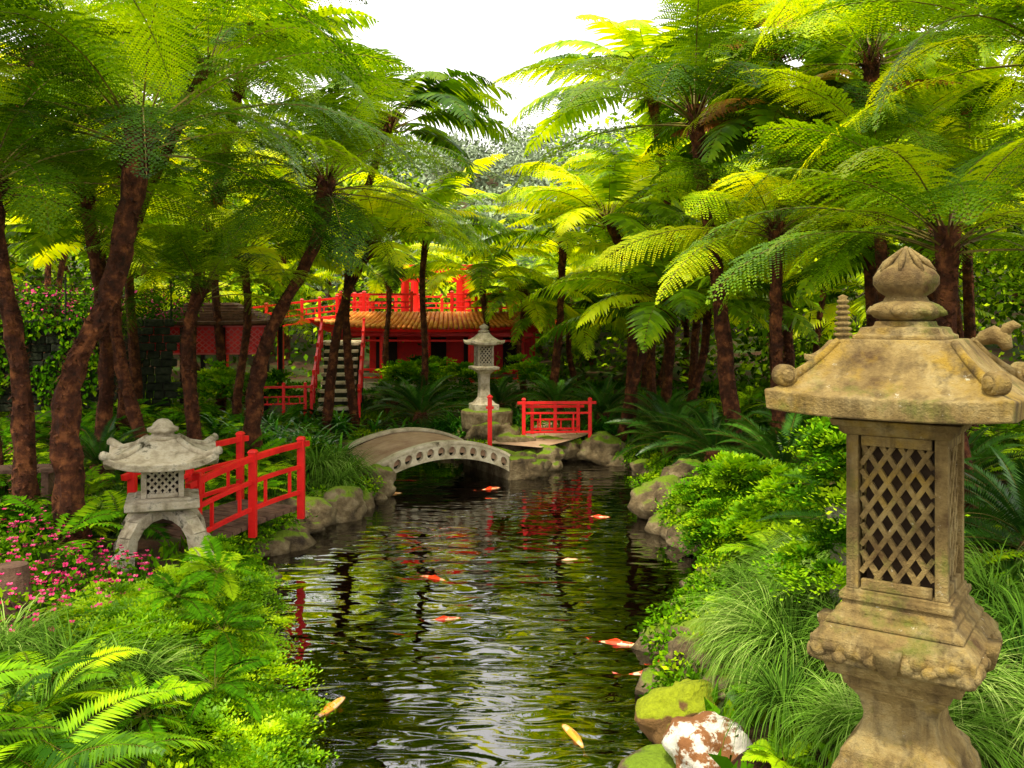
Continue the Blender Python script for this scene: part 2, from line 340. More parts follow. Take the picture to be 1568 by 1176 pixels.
T(-4.35,9.1,(-3.86,9.5,4.75),[(-4.5,9.2,1.9),(-4.05,9.4,3.1)],r=.17,sc_=1.25,color=DG,rz=1.1,fine=True)
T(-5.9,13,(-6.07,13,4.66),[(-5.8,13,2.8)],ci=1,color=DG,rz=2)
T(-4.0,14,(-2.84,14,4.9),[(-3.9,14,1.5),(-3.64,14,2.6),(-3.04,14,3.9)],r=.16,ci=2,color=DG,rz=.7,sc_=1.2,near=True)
T(-3.9,18.9,(-2.84,19,4.3),[(-3.45,18.9,3.0)],ci=0,color=YG,rz=.1,r=.12)
T(.96,22,(1.27,22,4.6),[(1.1,22,2.5)],ci=1,color=YG,rz=.5)
T(2.33,18,(1.88,18,4.73),[(2.38,18,2.5),(2.3,18,3.57)],ci=0,color=YG,rz=2.2)
T(3.4,22,(3.24,22,5.6),[(3.3,22,3)],ci=2,color=YG,rz=1)
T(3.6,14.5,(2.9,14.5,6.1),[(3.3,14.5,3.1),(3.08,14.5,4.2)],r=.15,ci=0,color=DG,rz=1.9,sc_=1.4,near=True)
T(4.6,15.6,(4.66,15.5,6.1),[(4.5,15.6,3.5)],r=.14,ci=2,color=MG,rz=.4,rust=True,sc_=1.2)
T(3.75,13,(3.75,13,4.1),[(3.8,13,2.2)],ci=0,color=YG,rz=2.9,near=True)
T(-.7,23.5,(-.75,23.5,3.9),ci=1,color=YG,rz=1.4,r=.11)
T(-4.5,13.2,(-4.4,13,3.2),[(-4.65,13,2)],ci=3,color=MG,rz=.9,sc_=.8)
T(-2.2,21.5,(-1.9,21,4.9),ci=0,color=YG,rz=2.6,r=.11)
T(-3.2,24.2,(-3.3,24,3.9),ci=1,color=LG,rz=1.6,r=.10,sc_=.9)
T(.3,24.5,(.3,24.4,3.4),ci=2,color=YG,rz=.6,r=.10,sc_=.8)
T(3.5,18.5,(3.9,18,3.2),ci=1,color=YG,rz=.2)
T(2.1,17.8,(2.95,17,3.1),[(2.5,17.4,2.1)],ci=0,color=LG,rz=1.7,r=.12)
T(4.3,8.6,(4.0,8.4,3.6),ci=1,color=MG,rz=.6,r=.14)
T(5.4,8.8,(4.9,8.2,5.3),ci=3,color=YG,rz=2.1,r=.14)
T(4.9,12.2,(4.85,12,4.8),ci=2,color=MG,rz=1.3)
T(-5.6,5.6,(-3.5,6.1,5.7),[(-5.2,5.7,3)],color=(1.0,1.1,.8),rz=.5,r=.14,sc_=1.15,fine=True)
T(-7.0,16.5,(-7.2,16,4.2),ci=0,color=YG,rz=.5)
T(-5.2,17.5,(-5.0,17,4.0),ci=1,color=YG,rz=2.5,r=.11)
T(-8.5,14,(-8.7,14,5.2),ci=2,color=MG,rz=1.5)
T(6.4,14,(6.2,13.6,3.9),ci=0,color=YG,rz=.9)
T(6.9,17,(6.8,16.8,5.8),ci=3,color=YG,rz=.1)
T(5.6,19,(5.5,19,4.2),ci=1,color=YG,rz=1.1)
T(7.6,11,(7.2,10.8,5.0),ci=2,color=MG,rz=2.3)
T(-6.6,20.5,(-6.4,20,5.6),ci=2,color=YG,rz=2.3)
# taller canopy
T(-4.9,12.6,(-4.2,12.6,6.3),[(-5.4,12.6,3.0)],ci=0,color=DG,rz=.9,sc_=1.2,r=.11)
T(-6.3,11.2,(-5.8,11.2,6.0),[(-6.5,11.2,3)],ci=2,color=MG,rz=.4,sc_=1.15)
T(-3.3,19.6,(-2.4,18.2,6.7),[(-3.5,19.1,3.4)],ci=1,color=DG,rz=1.9,sc_=1.2,r=.11)
T(-5.6,16.2,(-4.6,15.6,6.9),[(-5.5,16,3.4)],ci=3,color=LG,rz=2.4,sc_=1.2,r=.11)
T(5.3,13.2,(5.1,13,6.6),ci=0,color=LG,rz=2.0,sc_=1.15)
T(5.6,18.5,(5.2,18,8.0),[(5.5,18.4,4)],ci=2,color=MG,rz=1.0,sc_=1.3,rust=True)
T(6.6,10,(5.6,9.6,6.6),[(6.4,9.9,3.5)],ci=1,color=LG,rz=.3,sc_=1.15)
T(3.3,20,(2.9,19.2,7.6),[(3.5,19.9,4)],ci=1,color=LG,rz=2.2,sc_=1.4)
T(5.6,5.4,(3.6,5.9,5.9),[(5.1,5.5,3.4)],color=LG,rz=1.2,sc_=1.1,r=.15,fine=True)
T(-7.6,18.4,(-7.4,18,7.2),ci=0,color=MG,rz=.4,sc_=1.2)
T(7.8,15.6,(7.7,15.4,7.4),ci=2,color=LG,rz=.4,sc_=1.2)
cnt=0
while cnt<66:
    y=rng.uniform(20.5,44); x=rng.uniform(-.62*y,.62*y); u=x/y
    if -.2<u<.022 and y<31: continue
    if -.45<u<-.2 and y<25: continue
    side=(u<-.16 or u>.126); hgt=rng.uniform(2.2,7.2) if side else rng.uniform(1.6,3.0)
    z=hz(x,y)
    T(x,y,(x+rng.normal()*.7,y,z+hgt),r=.12,ci=int(rng.integers(0,4)),color=[LG,YG,YG,YG][int(rng.integers(0,4))],rz=rng.uniform(0,6),sc_=rng.uniform(.95,1.25))
    cnt+=1
# ------------------------------------------------------------------ plants
def cyc(x,y,s=1,z=None,seed=0,color=(1,1,1)):
    e=empty('cycad',(x,y,(hz(x,y) if z is None else z)))
    g=Geo(); g.tube([(0,0,-.2),(0,0,.1),(0,0,.3)],[.16,.18,.13],12); g.obj('trunk',BARK,e)
    link('leaves',CYCM,e,(0,0,.3),(0,0,seed),(s,)*3,color)
CYCM=crown_mesh('cycad_leaves',CYC,21,38,1.25,.17,52,'pin',1.25,.1,1.1,.9,lw=.02,vee=.35,t0=.12,zdrop=.12)
for i,(x,y,s) in enumerate([(-1.95,19.5,1.05),(1.0,20,.95),(1.9,19.0,.95),(2.75,15.8,.95),(3.1,14.0,.95),(3.55,11.9,1.05),(4.3,13.2,1),(4.9,10.3,1.05),(2.9,17.2,.9),(4.2,7.3,.95),(-.3,20.4,.8),(5.2,6.6,1.2),(-5.3,11.8,.7),(-2.7,20.6,.7),(3.3,8.0,.95)]): cyc(x,y,s,seed=i*1.3)
def rosettes(name,mat,pts,scl,seed,n,L,W,npn,mode='pin',hi=1.2,lo=.2,dhi=1.4,dlo=1.2,lw=.035,zs=None):
    Qs=[];Vs=[];M=[]
    base=[crown_arrays(seed+k,n,L,W,npn,mode,hi,lo,dhi,dlo,rbase=.02,zdrop=.02,lw=lw) for k in range(3)]
    for i,(x,y) in enumerate(pts):
        LQ,VV,SQ,_=base[i%3]; q=np.concatenate(LQ);s=np.concatenate(SQ); k=scl[i] if hasattr(scl,'__len__') else scl
        a=rng.uniform(0,6.28); o=np.array([x,y,(hz(x,y) if zs is None else zs[i])+.02])
        Qs+= [rotz(q,a)*k+o, rotz(s,a)*k+o]; Vs+=[np.clip(np.concatenate(VV)+rng.normal()*.25,0,1),rng.random(len(s))]; M+=[np.zeros(len(q)),np.ones(len(s))]
    return link(name,qmesh(name,np.concatenate(Qs),np.concatenate(Vs),(mat,STEM),np.concatenate(M)),color=(1,1,1))
def scatter(n,x0,x1,y0,y1,dmin=.25,dmax=99,f=None):
    out=[]
    while len(out)<n:
        x=rng.uniform(x0,x1,400);y=rng.uniform(y0,y1,400);d=sdist(x,y)
        for a,b,c in zip(x,y,d):
            if dmin<c<dmax and (f is None or f(a,b)): out.append((a,b))
            if len(out)>=n: break
    return out
rosettes('fern_bed',FERN,scatter(120,-9,-3.2,8.5,20,.5,f=lambda x,y:not(-4.1<x<-2.4 and 8<y<11.2)),rng.uniform(.7,1.25,120),40,13,.8,.17,20)
rosettes('fern_bed',FERN,scatter(90,2.3,10,7,22,.35),rng.uniform(.7,1.2,90),50,13,.8,.17,20)
rosettes('fern_plant',LIME,[(-2.3,4.15),(-2.7,4.6),(-2.15,3.7),(-3.0,4.1),(-2.45,3.5),(-2.6,5.0)],[1.0,1.1,.75,1.1,1,.8],60,16,1.05,.17,48,hi=1.3,lo=.35,dhi=1.6,dlo=1.5,lw=.018)
rosettes('fern_plant',LIME,[(2.55,8.9),(2.95,9.2),(1.75,6.5),(2.75,10.4),(1.5,5.45),(1.42,4.75),(1.75,7.6)],[.8,.85,.4,.7,.4,.36,.35],63,13,.7,.24,22,hi=1.2,lo=.25,lw=.06)
rosettes('fern_plant',FERN,[(-2.25,7.0),(-2.0,6.3),(-2.55,7.6),(-1.85,5.7),(-2.35,6.4),(-2.1,5.2)],[.55,.5,.5,.5,.45,.5],70,14,.8,.2,26,hi=1.15,lo=-.1,lw=.035,zs=[.8,.6,.62,.45,.8,.5])
def blades(name,mat,clumps,n,L,w,droop=1.6,seg=5,spread=.12,hi=1.45,lo=.35):
    Q=[];Va=[]
    for (x,y,z,s) in clumps:
        az=rng.uniform(0,2*pi,n); a0=rng.uniform(lo,hi,n); l=L*s*rng.uniform(.6,1.1,n); dr=droop*rng.uniform(.7,1.3,n)*(1.6-a0*.35)
        r=rng.random(n)**.5*spread*s; dh=np.stack([np.cos(az),np.sin(az),az*0],1); sd=np.stack([-np.sin(az),np.cos(az),az*0],1)
        p=np.array([x,y,z])+dh*r[:,None]; 
        v=rng.random(n)*.5+rng.random()*.6-.05
        for k in range(seg):
            t=(k+.5)/seg; th=np.maximum(a0-dr*t**1.1,-1.4); q=p+(dh*np.cos(th)[:,None]+np.array([0,0,1.])*np.sin(th)[:,None])*(l/seg)[:,None]
            w0=w*(1-(k/seg)**2.5)*(.6+.4*min(1,k/1.)); w1=w*(1-((k+1)/seg)**2.5)
            Q.append(np.stack([p-sd*w0/2,p+sd*w0/2,q+sd*w1/2,q-sd*w1/2],1)); Va.append(np.clip(v*(.4+.8*t),0,1)); p=q
    return link(name,qmesh(name,np.concatenate(Q),np.concatenate(Va),(mat,)),color=(1,1,1))
def cl(pts,s=1,dz=0): return [(x,y,hz(x,y)+dz,s*rng.uniform(.75,1.25)) for x,y in pts]
blades('mondo_grass',GRASS,cl(scatter(34,1.3,2.8,4.3,8.1,.6,1.5),1.05,.2),380,.56,.007,1.9,5,.13)
blades('mondo_grass',GRASS,cl(scatter(26,2.2,5.5,4.2,7.5,1.3,4),1,.12),260,.52,.009,1.9,5,.13)
blades('mondo_grass',GRASS,cl([(-2.45,13.6),(-2.7,14.0),(-2.5,13.1),(-2.85,13.4)],1.1,.15),300,.6,.012,1.7,5,.15)
blades('mondo_grass',GRASS,cl(scatter(12,-3.4,-2.2,4.9,6.0,.3,1.6),1,.05),260,.5,.009,1.6,5,.13)
blades('mondo_grass',GRASS,cl(scatter(60,-6.5,-2.6,9.8,14,.1,3,f=lambda x,y:not(-4.1<x<-2.4 and 8<y<11.2)),.8),110,.40,.012,1.6,4,.15)
blades('mondo_grass',GRASS,cl(scatter(50,2.1,5,8,16,.15,2),.7),110,.42,.012,1.6,4,.15)
CLIV=leaf_mat('clivia_leaf',[(.010,.06,.003),(.045,.22,.006),(.18,.48,.015)],.2,.3)
blades('clivia_bed',CLIV,cl(scatter(130,-5.2,-.9,15.2,19.3,.2,2.4,f=lambda x,y:y>15+(-x-2.5)*.2),1),20,.68,.06,1.4,5,.08)
blades('clivia_bed',CLIV,cl(scatter(60,-.6,4,18,20.5,.3,3),1),20,.6,.055,1.4,5,.08)
def blob(c,r,n,size,seed=5,asp=.55,fill=.55,up=.3):
    d=norm(rng.normal(size=(n,3))); rr=(fill+(1-fill)*rng.random(n)**.6)*(1+.28*pn(d+np.array(c)*.7,seed,2.2)+.14*pn(d+np.array(c),seed+1,6))
    P=np.array(c)+d*np.array(r)*rr[:,None]
    D=norm(d*.8+rng.normal(0,.6,(n,3))+np.array([0,0,-.25])); S=norm(np.cross(D,d+rng.normal(0,.5,(n,3))+np.array([0,0,up])))
    L=size*rng.uniform(.6,1.3,n); v=np.clip(.25+.5*(rr-.6)+.28*d[:,2]+rng.normal(0,.16,n)+.2*pn(P,seed+2,1.5/max(r)),0,1)  # tops and outer leaves get a lighter tone: shading put into the colour
    return kites(P,D,S,L,L*asp),v
def blobs(name,mat,L,size,dens,color=(1,1,1),**k):
    Qs=[];Vs=[]
    for c,r in L:
        r=(r,r,r*.8) if not hasattr(r,'__len__') else r
        n=int(dens*r[0]*r[2]); q,v=blob(c,r,n,size,seed=int(abs(c[0]*10))%9,**k); Qs.append(q);Vs.append(v)
    return link(name,qmesh(name,np.concatenate(Qs),np.concatenate(Vs),(mat,)),color=color)
def clumped(name,mat,mounds,per,rs,nleaf,size,color=(1,1,1),asp=.5,wild=.2):
    Qs=[];Vs=[]
    for c,r in mounds:
        r=np.array((r,r,r*.8) if not hasattr(r,'__len__') else r)
        for k in range(per):
            d=norm(rng.normal(size=3)); d[2]=abs(d[2])*1.1-.25; p=np.array(c)+d*r*(rng.uniform(.7,1.05)+abs(rng.normal())*wild); tone=rng.normal()*.3
            k2=rng.uniform(.6,1.5)
            m=nleaf//9; az=rng.uniform(0,2*pi,m); out=norm(np.stack([np.cos(az),np.sin(az),rng.uniform(-.1,.9,m)],1)+d*.6)
            ln=rs*k2*rng.uniform(.6,1.3,m); E=norm(np.cross(out,rng.normal(0,.35,(m,3))+np.array([0,0,1.])))
            for j in range(9):
                t=(j//2+.7)/5; q=p+out*(ln*t)[:,None]-np.array([0,0,1.])*(ln*.55*t*t)[:,None]
                s2=1 if j%2 else -1; D=norm(out*.7+E*s2*.9+rng.normal(0,.15,(m,3))) if j<8 else out
                S=norm(np.cross(D,np.cross(out,E)+rng.normal(0,.3,(m,3))))
                L=size*(1.15-.5*t)*rng.uniform(.8,1.2,m); Qs.append(kites(q,D,S,L,L*asp,.55)); Vs.append(np.clip(.33+tone+.25*d[2]+.3*t+rng.normal(0,.08,m),0,1))  # upper clumps toned lighter, light from above put into the leaf colour
    return link(name,qmesh(name,np.concatenate(Qs),np.concatenate(Vs),(mat,)),color=color)
LM=[((-2.7,7.3,.42),.42),((-2.25,6.7,.36),.42),((-2.0,6.15,.22),.42),((-1.9,5.6,.12),.40),((-3.05,6.8,.42),.32),((-2.4,7.9,.25),.34),((-1.66,6.1,-.02),(.3,.5,.3)),((-2.5,6.1,.45),.38),((-1.6,5.5,.0),(.28,.4,.25))]
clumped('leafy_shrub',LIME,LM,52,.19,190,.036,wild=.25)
blobs('shrub_core',FERN,[(c,(r*.8 if not hasattr(r,'__len__') else r[2])) for c,r in LM],.06,3200,(.3,.35,.3))  # inner leaves tinted dark: shade between the clumps put into the colour
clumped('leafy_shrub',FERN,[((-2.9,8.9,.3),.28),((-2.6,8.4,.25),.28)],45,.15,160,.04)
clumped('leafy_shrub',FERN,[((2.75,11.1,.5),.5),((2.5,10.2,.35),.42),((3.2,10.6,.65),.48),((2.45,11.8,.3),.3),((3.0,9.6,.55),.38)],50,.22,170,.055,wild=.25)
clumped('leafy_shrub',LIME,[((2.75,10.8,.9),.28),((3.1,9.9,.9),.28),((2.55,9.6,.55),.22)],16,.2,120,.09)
Q=[];Vv=[]
for i in range(0,len(SH)):
    x,y=SH[i]
    if not(6.3<y<19.5) and not (x<0 and 4<y<7): continue
    for k in range(3):
        xx=x+rng.normal()*.12;yy=y+rng.normal()*.12
        if rng.random()<.35: continue
        q,v=blob((xx+np.sign(xx)*.16,yy,.22),(.24,.28,.15),380,.05); Q.append(q);Vv.append(v)
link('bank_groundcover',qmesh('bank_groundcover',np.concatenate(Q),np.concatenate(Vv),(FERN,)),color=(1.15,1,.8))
n=80000; xx=rng.uniform(-11,11,n);yy=rng.uniform(4,28,n);d=sdist(xx,yy);k=(d>.12);xx=xx[k];yy=yy[k];m=len(xx)
P=np.stack([xx,yy,HT(xx,yy)],1); keep=pn(P,8,1.5)>-.35; P=P[keep]; m=len(P)
D=norm(rng.normal(0,.7,(m,3))+np.array([0,0,1.])); S=norm(np.cross(D,rng.normal(size=(m,3))))
link('ground_cover',qmesh('ground_cover',kites(P,D,S,rng.uniform(.06,.2,m),rng.uniform(.03,.07,m)),np.clip(.45+.4*pn(P,9,.8)+rng.normal(0,.15,m),0,1),(FERN,)),color=(.75,.75,.6))
c0=[(-3.55,7.2),(-3.3,6.6),(-3.45,6.2),(-4.2,7.9),(-3.5,7.7),(-3.9,7.0),(-3.75,6.5),(-3.2,7.35),(-4.6,8.3)]
bl=[((x,y,hz(x,y)+.14),(.34,.35,.26)) for x,y in c0]
blobs('flower_bush',FERN,bl,.05,5500,(.7,.7,.7))
Q=[];Vv=[]
for c,r in bl:
    m=55; dd=norm(rng.normal(size=(m,3))); dd[:,2]=abs(dd[:,2]); p=np.array(c)+dd*np.array(r)*rng.uniform(1.0,1.35,(m,1))
    for k in range(5):
        a=2*pi*k/5; D=norm(np.stack([np.full(m,math.cos(a)),np.full(m,math.sin(a)),np.full(m,.25)],1)+dd*.4); S=norm(np.cross(D,dd)); Q.append(kites(p,D,S,np.full(m,.026),np.full(m,.02),.6)); Vv.append(rng.random(m))
link('pink_flowers',qmesh('pink_flowers',np.concatenate(Q),np.concatenate(Vv),(PINK,)),color=(1,1,1))
# background leaf masses
L=[]
for i in range(120):
    y=rng.uniform(30,50); x=rng.uniform(-.7*y,.7*y); u=784+x/y*1400
    z=hz(x,y); top=2.8+ (480-(350 if 600<u<900 else 90))/1400*y
    r=rng.uniform(1.8,3.2); zz=rng.uniform(z+.5,max(z+1,top-r)); L.append(((x,y,zz),(r,r,r*.8)))
for i in range(46):
    s=rng.choice([-1,1]); y=rng.uniform(12,30); x=s*rng.uniform(.52*y+2,.7*y+6); z=hz(x,y); r=rng.uniform(1.5,2.6); L.append(((x,y,z+rng.uniform(.5,6)),(r,r,r*.8)))
for i in range(40):
    s=rng.choice([-1,1]); y=rng.uniform(24,31); x=s*rng.uniform(2.6 if s>0 else 7.5,18); z=hz(x,y); r=rng.uniform(1.1,2.0); L.append(((x,y,z+rng.uniform(.3,3.5)),(r,r,r*.8)))
for i in range(26):
    y=rng.uniform(22.5,30); x=rng.uniform(1.2,11); r=rng.uniform(.6,1.1); L.append(((x,y,hz(x,y)+rng.uniform(.2,.8)),(r,r,r)))
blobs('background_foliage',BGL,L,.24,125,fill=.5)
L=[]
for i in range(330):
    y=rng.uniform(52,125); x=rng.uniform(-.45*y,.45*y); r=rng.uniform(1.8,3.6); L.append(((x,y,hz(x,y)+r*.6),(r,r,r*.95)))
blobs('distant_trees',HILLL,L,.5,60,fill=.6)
# ------------------------------------------------------------------ rocks
def rock_geo(g,c,r,seed,sub=3,flat=.75):
    import bmesh
    bm=bmesh.new(); bmesh.ops.create_icosphere(bm,subdivisions=sub,radius=1); o=Vector((seed*3.7,seed*1.3,seed*.7))
    vs=[]
    for v in bm.verts:
        p=v.co; k=1+.42*mnoise.noise(p*1.1+o)+.2*mnoise.noise(p*2.7+o)+.07*mnoise.noise(p*7+o)
        vs.append((c[0]+p.x*k*r[0],c[1]+p.y*k*r[1],c[2]+p.z*k*r[2]*flat))
    fs=[tuple(v.index for v in f.verts) for f in bm.faces]; bm.free(); g.add(vs,fs)
g=Geo(); k=0
for i in range(len(SH)):
    x,y=SH[i]
    if y<3.5 or y>19.5 or rng.random()<.15: continue
    s=rng.uniform(.12,.25)*(1 if y<12 else 1.15); rock_geo(g,(x+rng.normal()*.05,y+rng.normal()*.05,rng.uniform(.0,.12)),(s*rng.uniform(.9,1.5),s*rng.uniform(.9,1.3),s),i,2)
g.obj('shore_rocks',ROCK,smooth=True)
for c,r,mt,s in [((1.10,5.85,.22),(.26,.25,.30),MOSSR,1),((1.14,5.2,.30),(.25,.22,.28),LICH,2),((1.34,6.6,.22),(.30,.28,.32),ROCK,3),((1.48,5.95,.36),(.22,.2,.22),ROCK,16),((1.55,7.2,.15),(.28,.3,.3),ROCK,17),((2.1,12.5,.22),(.42,.36,.42),ROCK,4),((2.28,11.7,.15),(.34,.3,.34),ROCK,5),((2.5,12.9,.45),(.4,.3,.4),ROCK,6),((-2.45,12.6,.15),(.4,.35,.35),ROCK,7),((-2.75,11.8,.2),(.35,.3,.35),ROCK,8),((-2.15,14.1,.2),(.35,.3,.35),ROCK,9),((.80,5.5,-.02),(.16,.15,.12),ROCK,10),((.05,17.2,.25),(.4,.3,.35),ROCK,11),((.9,17.5,.2),(.45,.3,.35),ROCK,12),((1.7,17.2,.25),(.45,.35,.4),ROCK,13),((.25,15.75,.12),(.4,.3,.35),ROCK,14),((.55,16.5,.15),(.4,.3,.35),ROCK,15)]:
    g=Geo(); rock_geo(g,c,r,s+20,4); g.obj('mossy_rock' if mt is MOSSR else 'rock',mt,smooth=True)
e=empty('tree_stump',(-3.55,6.5,hz(-3.55,6.5))); g=Geo()
g.loft([(-.1,.17),(.05,.15),(.15,.13),(.3,.12),(.50,.10)],14); g.obj('stump_body',WOODM,e,smooth=False)
# ------------------------------------------------------------------ lattice
def lattice(g,w,h,bar,step,ang,M,depth=.02):
    for fam,off in((1,0),(-1,.003)):
        m=math.tan(ang)*fam; c=-h/2-abs(m)*w/2
        while c<h/2+abs(m)*w/2:
            pts=[]
            for xx in(-w/2,w/2):
                yy=m*xx+c
                if -h/2<=yy<=h/2: pts.append((xx,yy))
            for yy in(-h/2,h/2):
                xx=(yy-c)/m
                if -w/2<xx<w/2: pts.append((xx,yy))
            if len(pts)>=2:
                a,b=pts[0],pts[-1]
                if math.dist(a,b)>bar*.8 and abs(a[0]-b[0])>1e-4:
                    g2=Geo(); g2.beam((a[0],off,a[1]),(b[0],off,b[1]),depth,bar)
                    g.add([M@Vector(v) for v in g2.v],g2.f)
            c+=step
# ------------------------------------------------------------------ main lantern
def scroll(g,c,ax,r,t):
    R=Vector((0,0,1)).rotation_difference(Vector(ax)).to_matrix().to_4x4(); M=Matrix.Translation(c)@R
    g.loft([(-t,r*.86),(-t*.8,r),(t*.8,r),(t,r*.86)],20,M=M)
    for s in(1,-1):
        M2=Matrix.Translation(c)@R@Matrix.Translation((0,0,s*t)); g.loft([(-.004,r*.62),(.006,r*.6),(.012,r*.4)] if s>0 else [(-.012,r*.4),(-.006,r*.6),(.004,r*.62)],16,M=M2)
def frame_panel(geo_stone,geo_lat,hw,z0,z1,fw,bar,step,ang,rd,asp=1):
    for k in range(4):
        R=Matrix.Rotation(k*pi/2,4,'Z')
        w=(hw-fw)*2
        for zz in((z0+fw*.4),(z1-fw*.4)):
            g2=Geo(); g2.box((0,-hw+.012,zz),(w-.004,.024,fw*.8)); geo_stone.add([R@Vector(v) for v in g2.v],g2.f)
        lattice(geo_lat,w,z1-z0-1.6*fw,bar,step,ang,R@Matrix.Translation((0,-hw+.022,(z0+z1)/2)))
ML=empty('stone_lantern',(1.56,3.62,0),math.radians(-35))
g=Geo()
g.loft([(.35,.30),(.80,.30),(.80,.25),(.93,.245),(1.0,.235),(1.04,.225),(1.07,.205),(1.10,.20),(1.15,.155),(1.2,.135),(1.24,.13),(1.30,.145),(1.33,.165),(1.345,.18),(1.355,.18)])
g.loft([(1.356,.19),(1.40,.20),(1.405,.235),(1.455,.255)])
g.obj('pedestal',STONE,ML,.008)
g=Geo(); g.loft([(1.456,.27),(1.47,.292),(1.55,.292),(1.565,.28),(1.60,.25)]); g.obj('carved_slab',STONE,ML,.008)
g=Geo()
for k in range(4):
    R=Matrix.Rotation(k*pi/2,4,'Z')
    for i in range(14):
        xx=-.26+.52*i/13; g2=Geo(); rock_geo(g2,(xx,-.292,1.51+.018*math.sin(i*2.3)),(.030,.018,.026+.006*math.sin(i*5)),i+k*9,2,1); g.add([R@Vector(v) for v in g2.v],g2.f)
    g2=Geo(); g2.loft([(1.44,.0),(1.47,.03),(1.53,.045),(1.56,.05)],4,c=(0,-.285)); g.add([R@Vector(v) for v in g2.v],g2.f)
g.obj('carved_clouds',STONE,ML,smooth=True)
g=Geo(); g.loft([(1.602,.245),(1.615,.245),(1.64,.215),(1.655,.215),(1.675,.195),(1.69,.195),(1.69,.205),(1.715,.205),(1.715,.19),(1.73,.19)]); g.obj('stepped_base',STONE,ML,.004)
g=Geo(); gl=Geo(); hw=.182
for sx in(-1,1):
    for sy in(-1,1): g.box((sx*(hw-.0225),sy*(hw-.0225),2.03),(.045,.045,.60))
frame_panel(g,gl,hw-.003,1.732,2.328,.05,.019,.105,math.radians(57),0)
g.obj('chamber_frame',STONE,ML,.004); gl.obj('lattice',STONE,ML)
g=Geo(); g.loft([(1.735,.12),(2.32,.12)]); g.obj('chamber_shade_core',surf('chamber_shade',[(.03,.018,.008),(.08,.045,.02)],5),ML)  # solid dark box standing in for the shaded hollow behind the lattice
g=Geo(); g.loft([(2.33,.19),(2.345,.205),(2.365,.205),(2.365,.225),(2.39,.235)]); g.obj('cornice',STONE,ML,.004)
g=Geo(); g.roof(.20,2.70,.425,2.49,.075,.24,lift=.02,pw=1.35,K=10); g.obj('roof',STONE,ML,.006)
g=Geo()
for k in range(4):
    R=Matrix.Rotation(k*pi/2,4,'Z')
    pts=[(s,-s,z+.006) for s,z in [(.205,2.69),(.25,2.632),(.30,2.585),(.345,2.548)]]
    pts=[R@Vector(p) for p in pts]; g.tube(pts,[.014,.016,.018,.02],8)
    scroll(g,R@Vector((.365,-.365,2.562)),R@Vector((1,1,0)).normalized(),.042,.032)
g.obj('corner_scrolls',STONE,ML,.004)
g=Geo(); g.loft([(2.698,.165),(2.715,.165),(2.72,.15),(2.745,.14),(2.75,.10),(2.77,.095)],4); g.obj('finial_base',STONE,ML,.005)
g=Geo(); g.loft([(2.77,.085),(2.785,.12),(2.80,.132),(2.82,.132),(2.835,.12),(2.85,.085),(2.868,.075),(2.885,.10),(2.915,.122),(2.945,.122),(2.97,.105),(2.988,.075),(2.995,.06),(3.01,.05),(3.03,.035),(3.05,.018),(3.066,.004)],24); g.obj('finial',STONE,ML,smooth=True)
g=Geo()
for i in range(8):
    a=i*pi/4; rock_geo(g,(math.cos(a)*.12,math.sin(a)*.12,2.81),(.03,.03,.022),i,2,1)
    R=Matrix.Rotation(a,4,'Z'); g.tube([R@Vector(p) for p in((.105,0,2.965),(.078,0,3.0),(.047,0,3.025),(.012,0,3.058))],[.008,.012,.010,.004],6)
g.obj('finial_petals',STONE,ML,smooth=True)
g=Geo(); g.tube([(.33,.23,2.66),(.315,.24,2.70),(.28,.25,2.715),(.24,.255,2.70),(.20,.26,2.67)],[.02,.035,.038,.03,.01],10); g.tube([(.315,.24,2.71),(.33,.235,2.745),(.35,.23,2.755),(.375,.225,2.75)],[.022,.022,.02,.006],8)
g.obj('carved_bird',STONE,ML,smooth=True)
# ------------------------------------------------------------------ generic smaller lantern
def small_lantern(x,y,s,z0,H,name='stone_lantern',mat=None,rz=.3):
    mat=mat or STONEG
    e=empty(name,(x,y,z0),rz)
    zc=H*.50
    g=Geo(); g.loft([(-.2,.26*s),(.12,.26*s),(.14,.2*s),(.2,.15*s),(.26,.11*s),(zc*.6,.10*s),(zc-.14,.11*s),(zc-.06,.2*s),(zc-.05,.26*s),(zc,.27*s),(zc+.02,.2*s)],4); g.obj('pedestal',mat,e,.008)
    g=Geo();gl=Geo();hw=.17*s; z1=zc+.02; z2=z1+.36*s+.08
    for sx in(-1,1):
        for sy in(-1,1): g.box((sx*hw*.86,sy*hw*.86,(z1+z2)/2),(hw*.28,hw*.28,z2-z1))
    frame_panel(g,gl,hw-.003,z1+.002,z2-.002,hw*.28,.02*s,.09*s,math.radians(50),0); g.obj('chamber_frame',mat,e,.004); gl.obj('lattice',mat,e)
    g=Geo(); g.loft([(z1+.01,hw*.7),(z2-.01,hw*.7)]); g.obj('chamber_shade_core',DARK,e)  # dark filler painted as the shade inside the chamber
    g=Geo(); g.roof(.08*s,z2+.26*s,.36*s,z2+.05,.05,.2*s,lift=.05*s); g.obj('roof',mat,e,.006)
    g=Geo(); zt=z2+.25*s; hh=H-zt
    sec=[(zt,.10*s),(zt+hh*.2,.12*s),(zt+hh*.3,.06*s),(zt+hh*.45,.09*s),(zt+hh*.65,.10*s),(zt+hh*.85,.05*s),(H,.005)]
    g.loft(sec,16); g.obj('finial',mat,e,smooth=True)
    return e
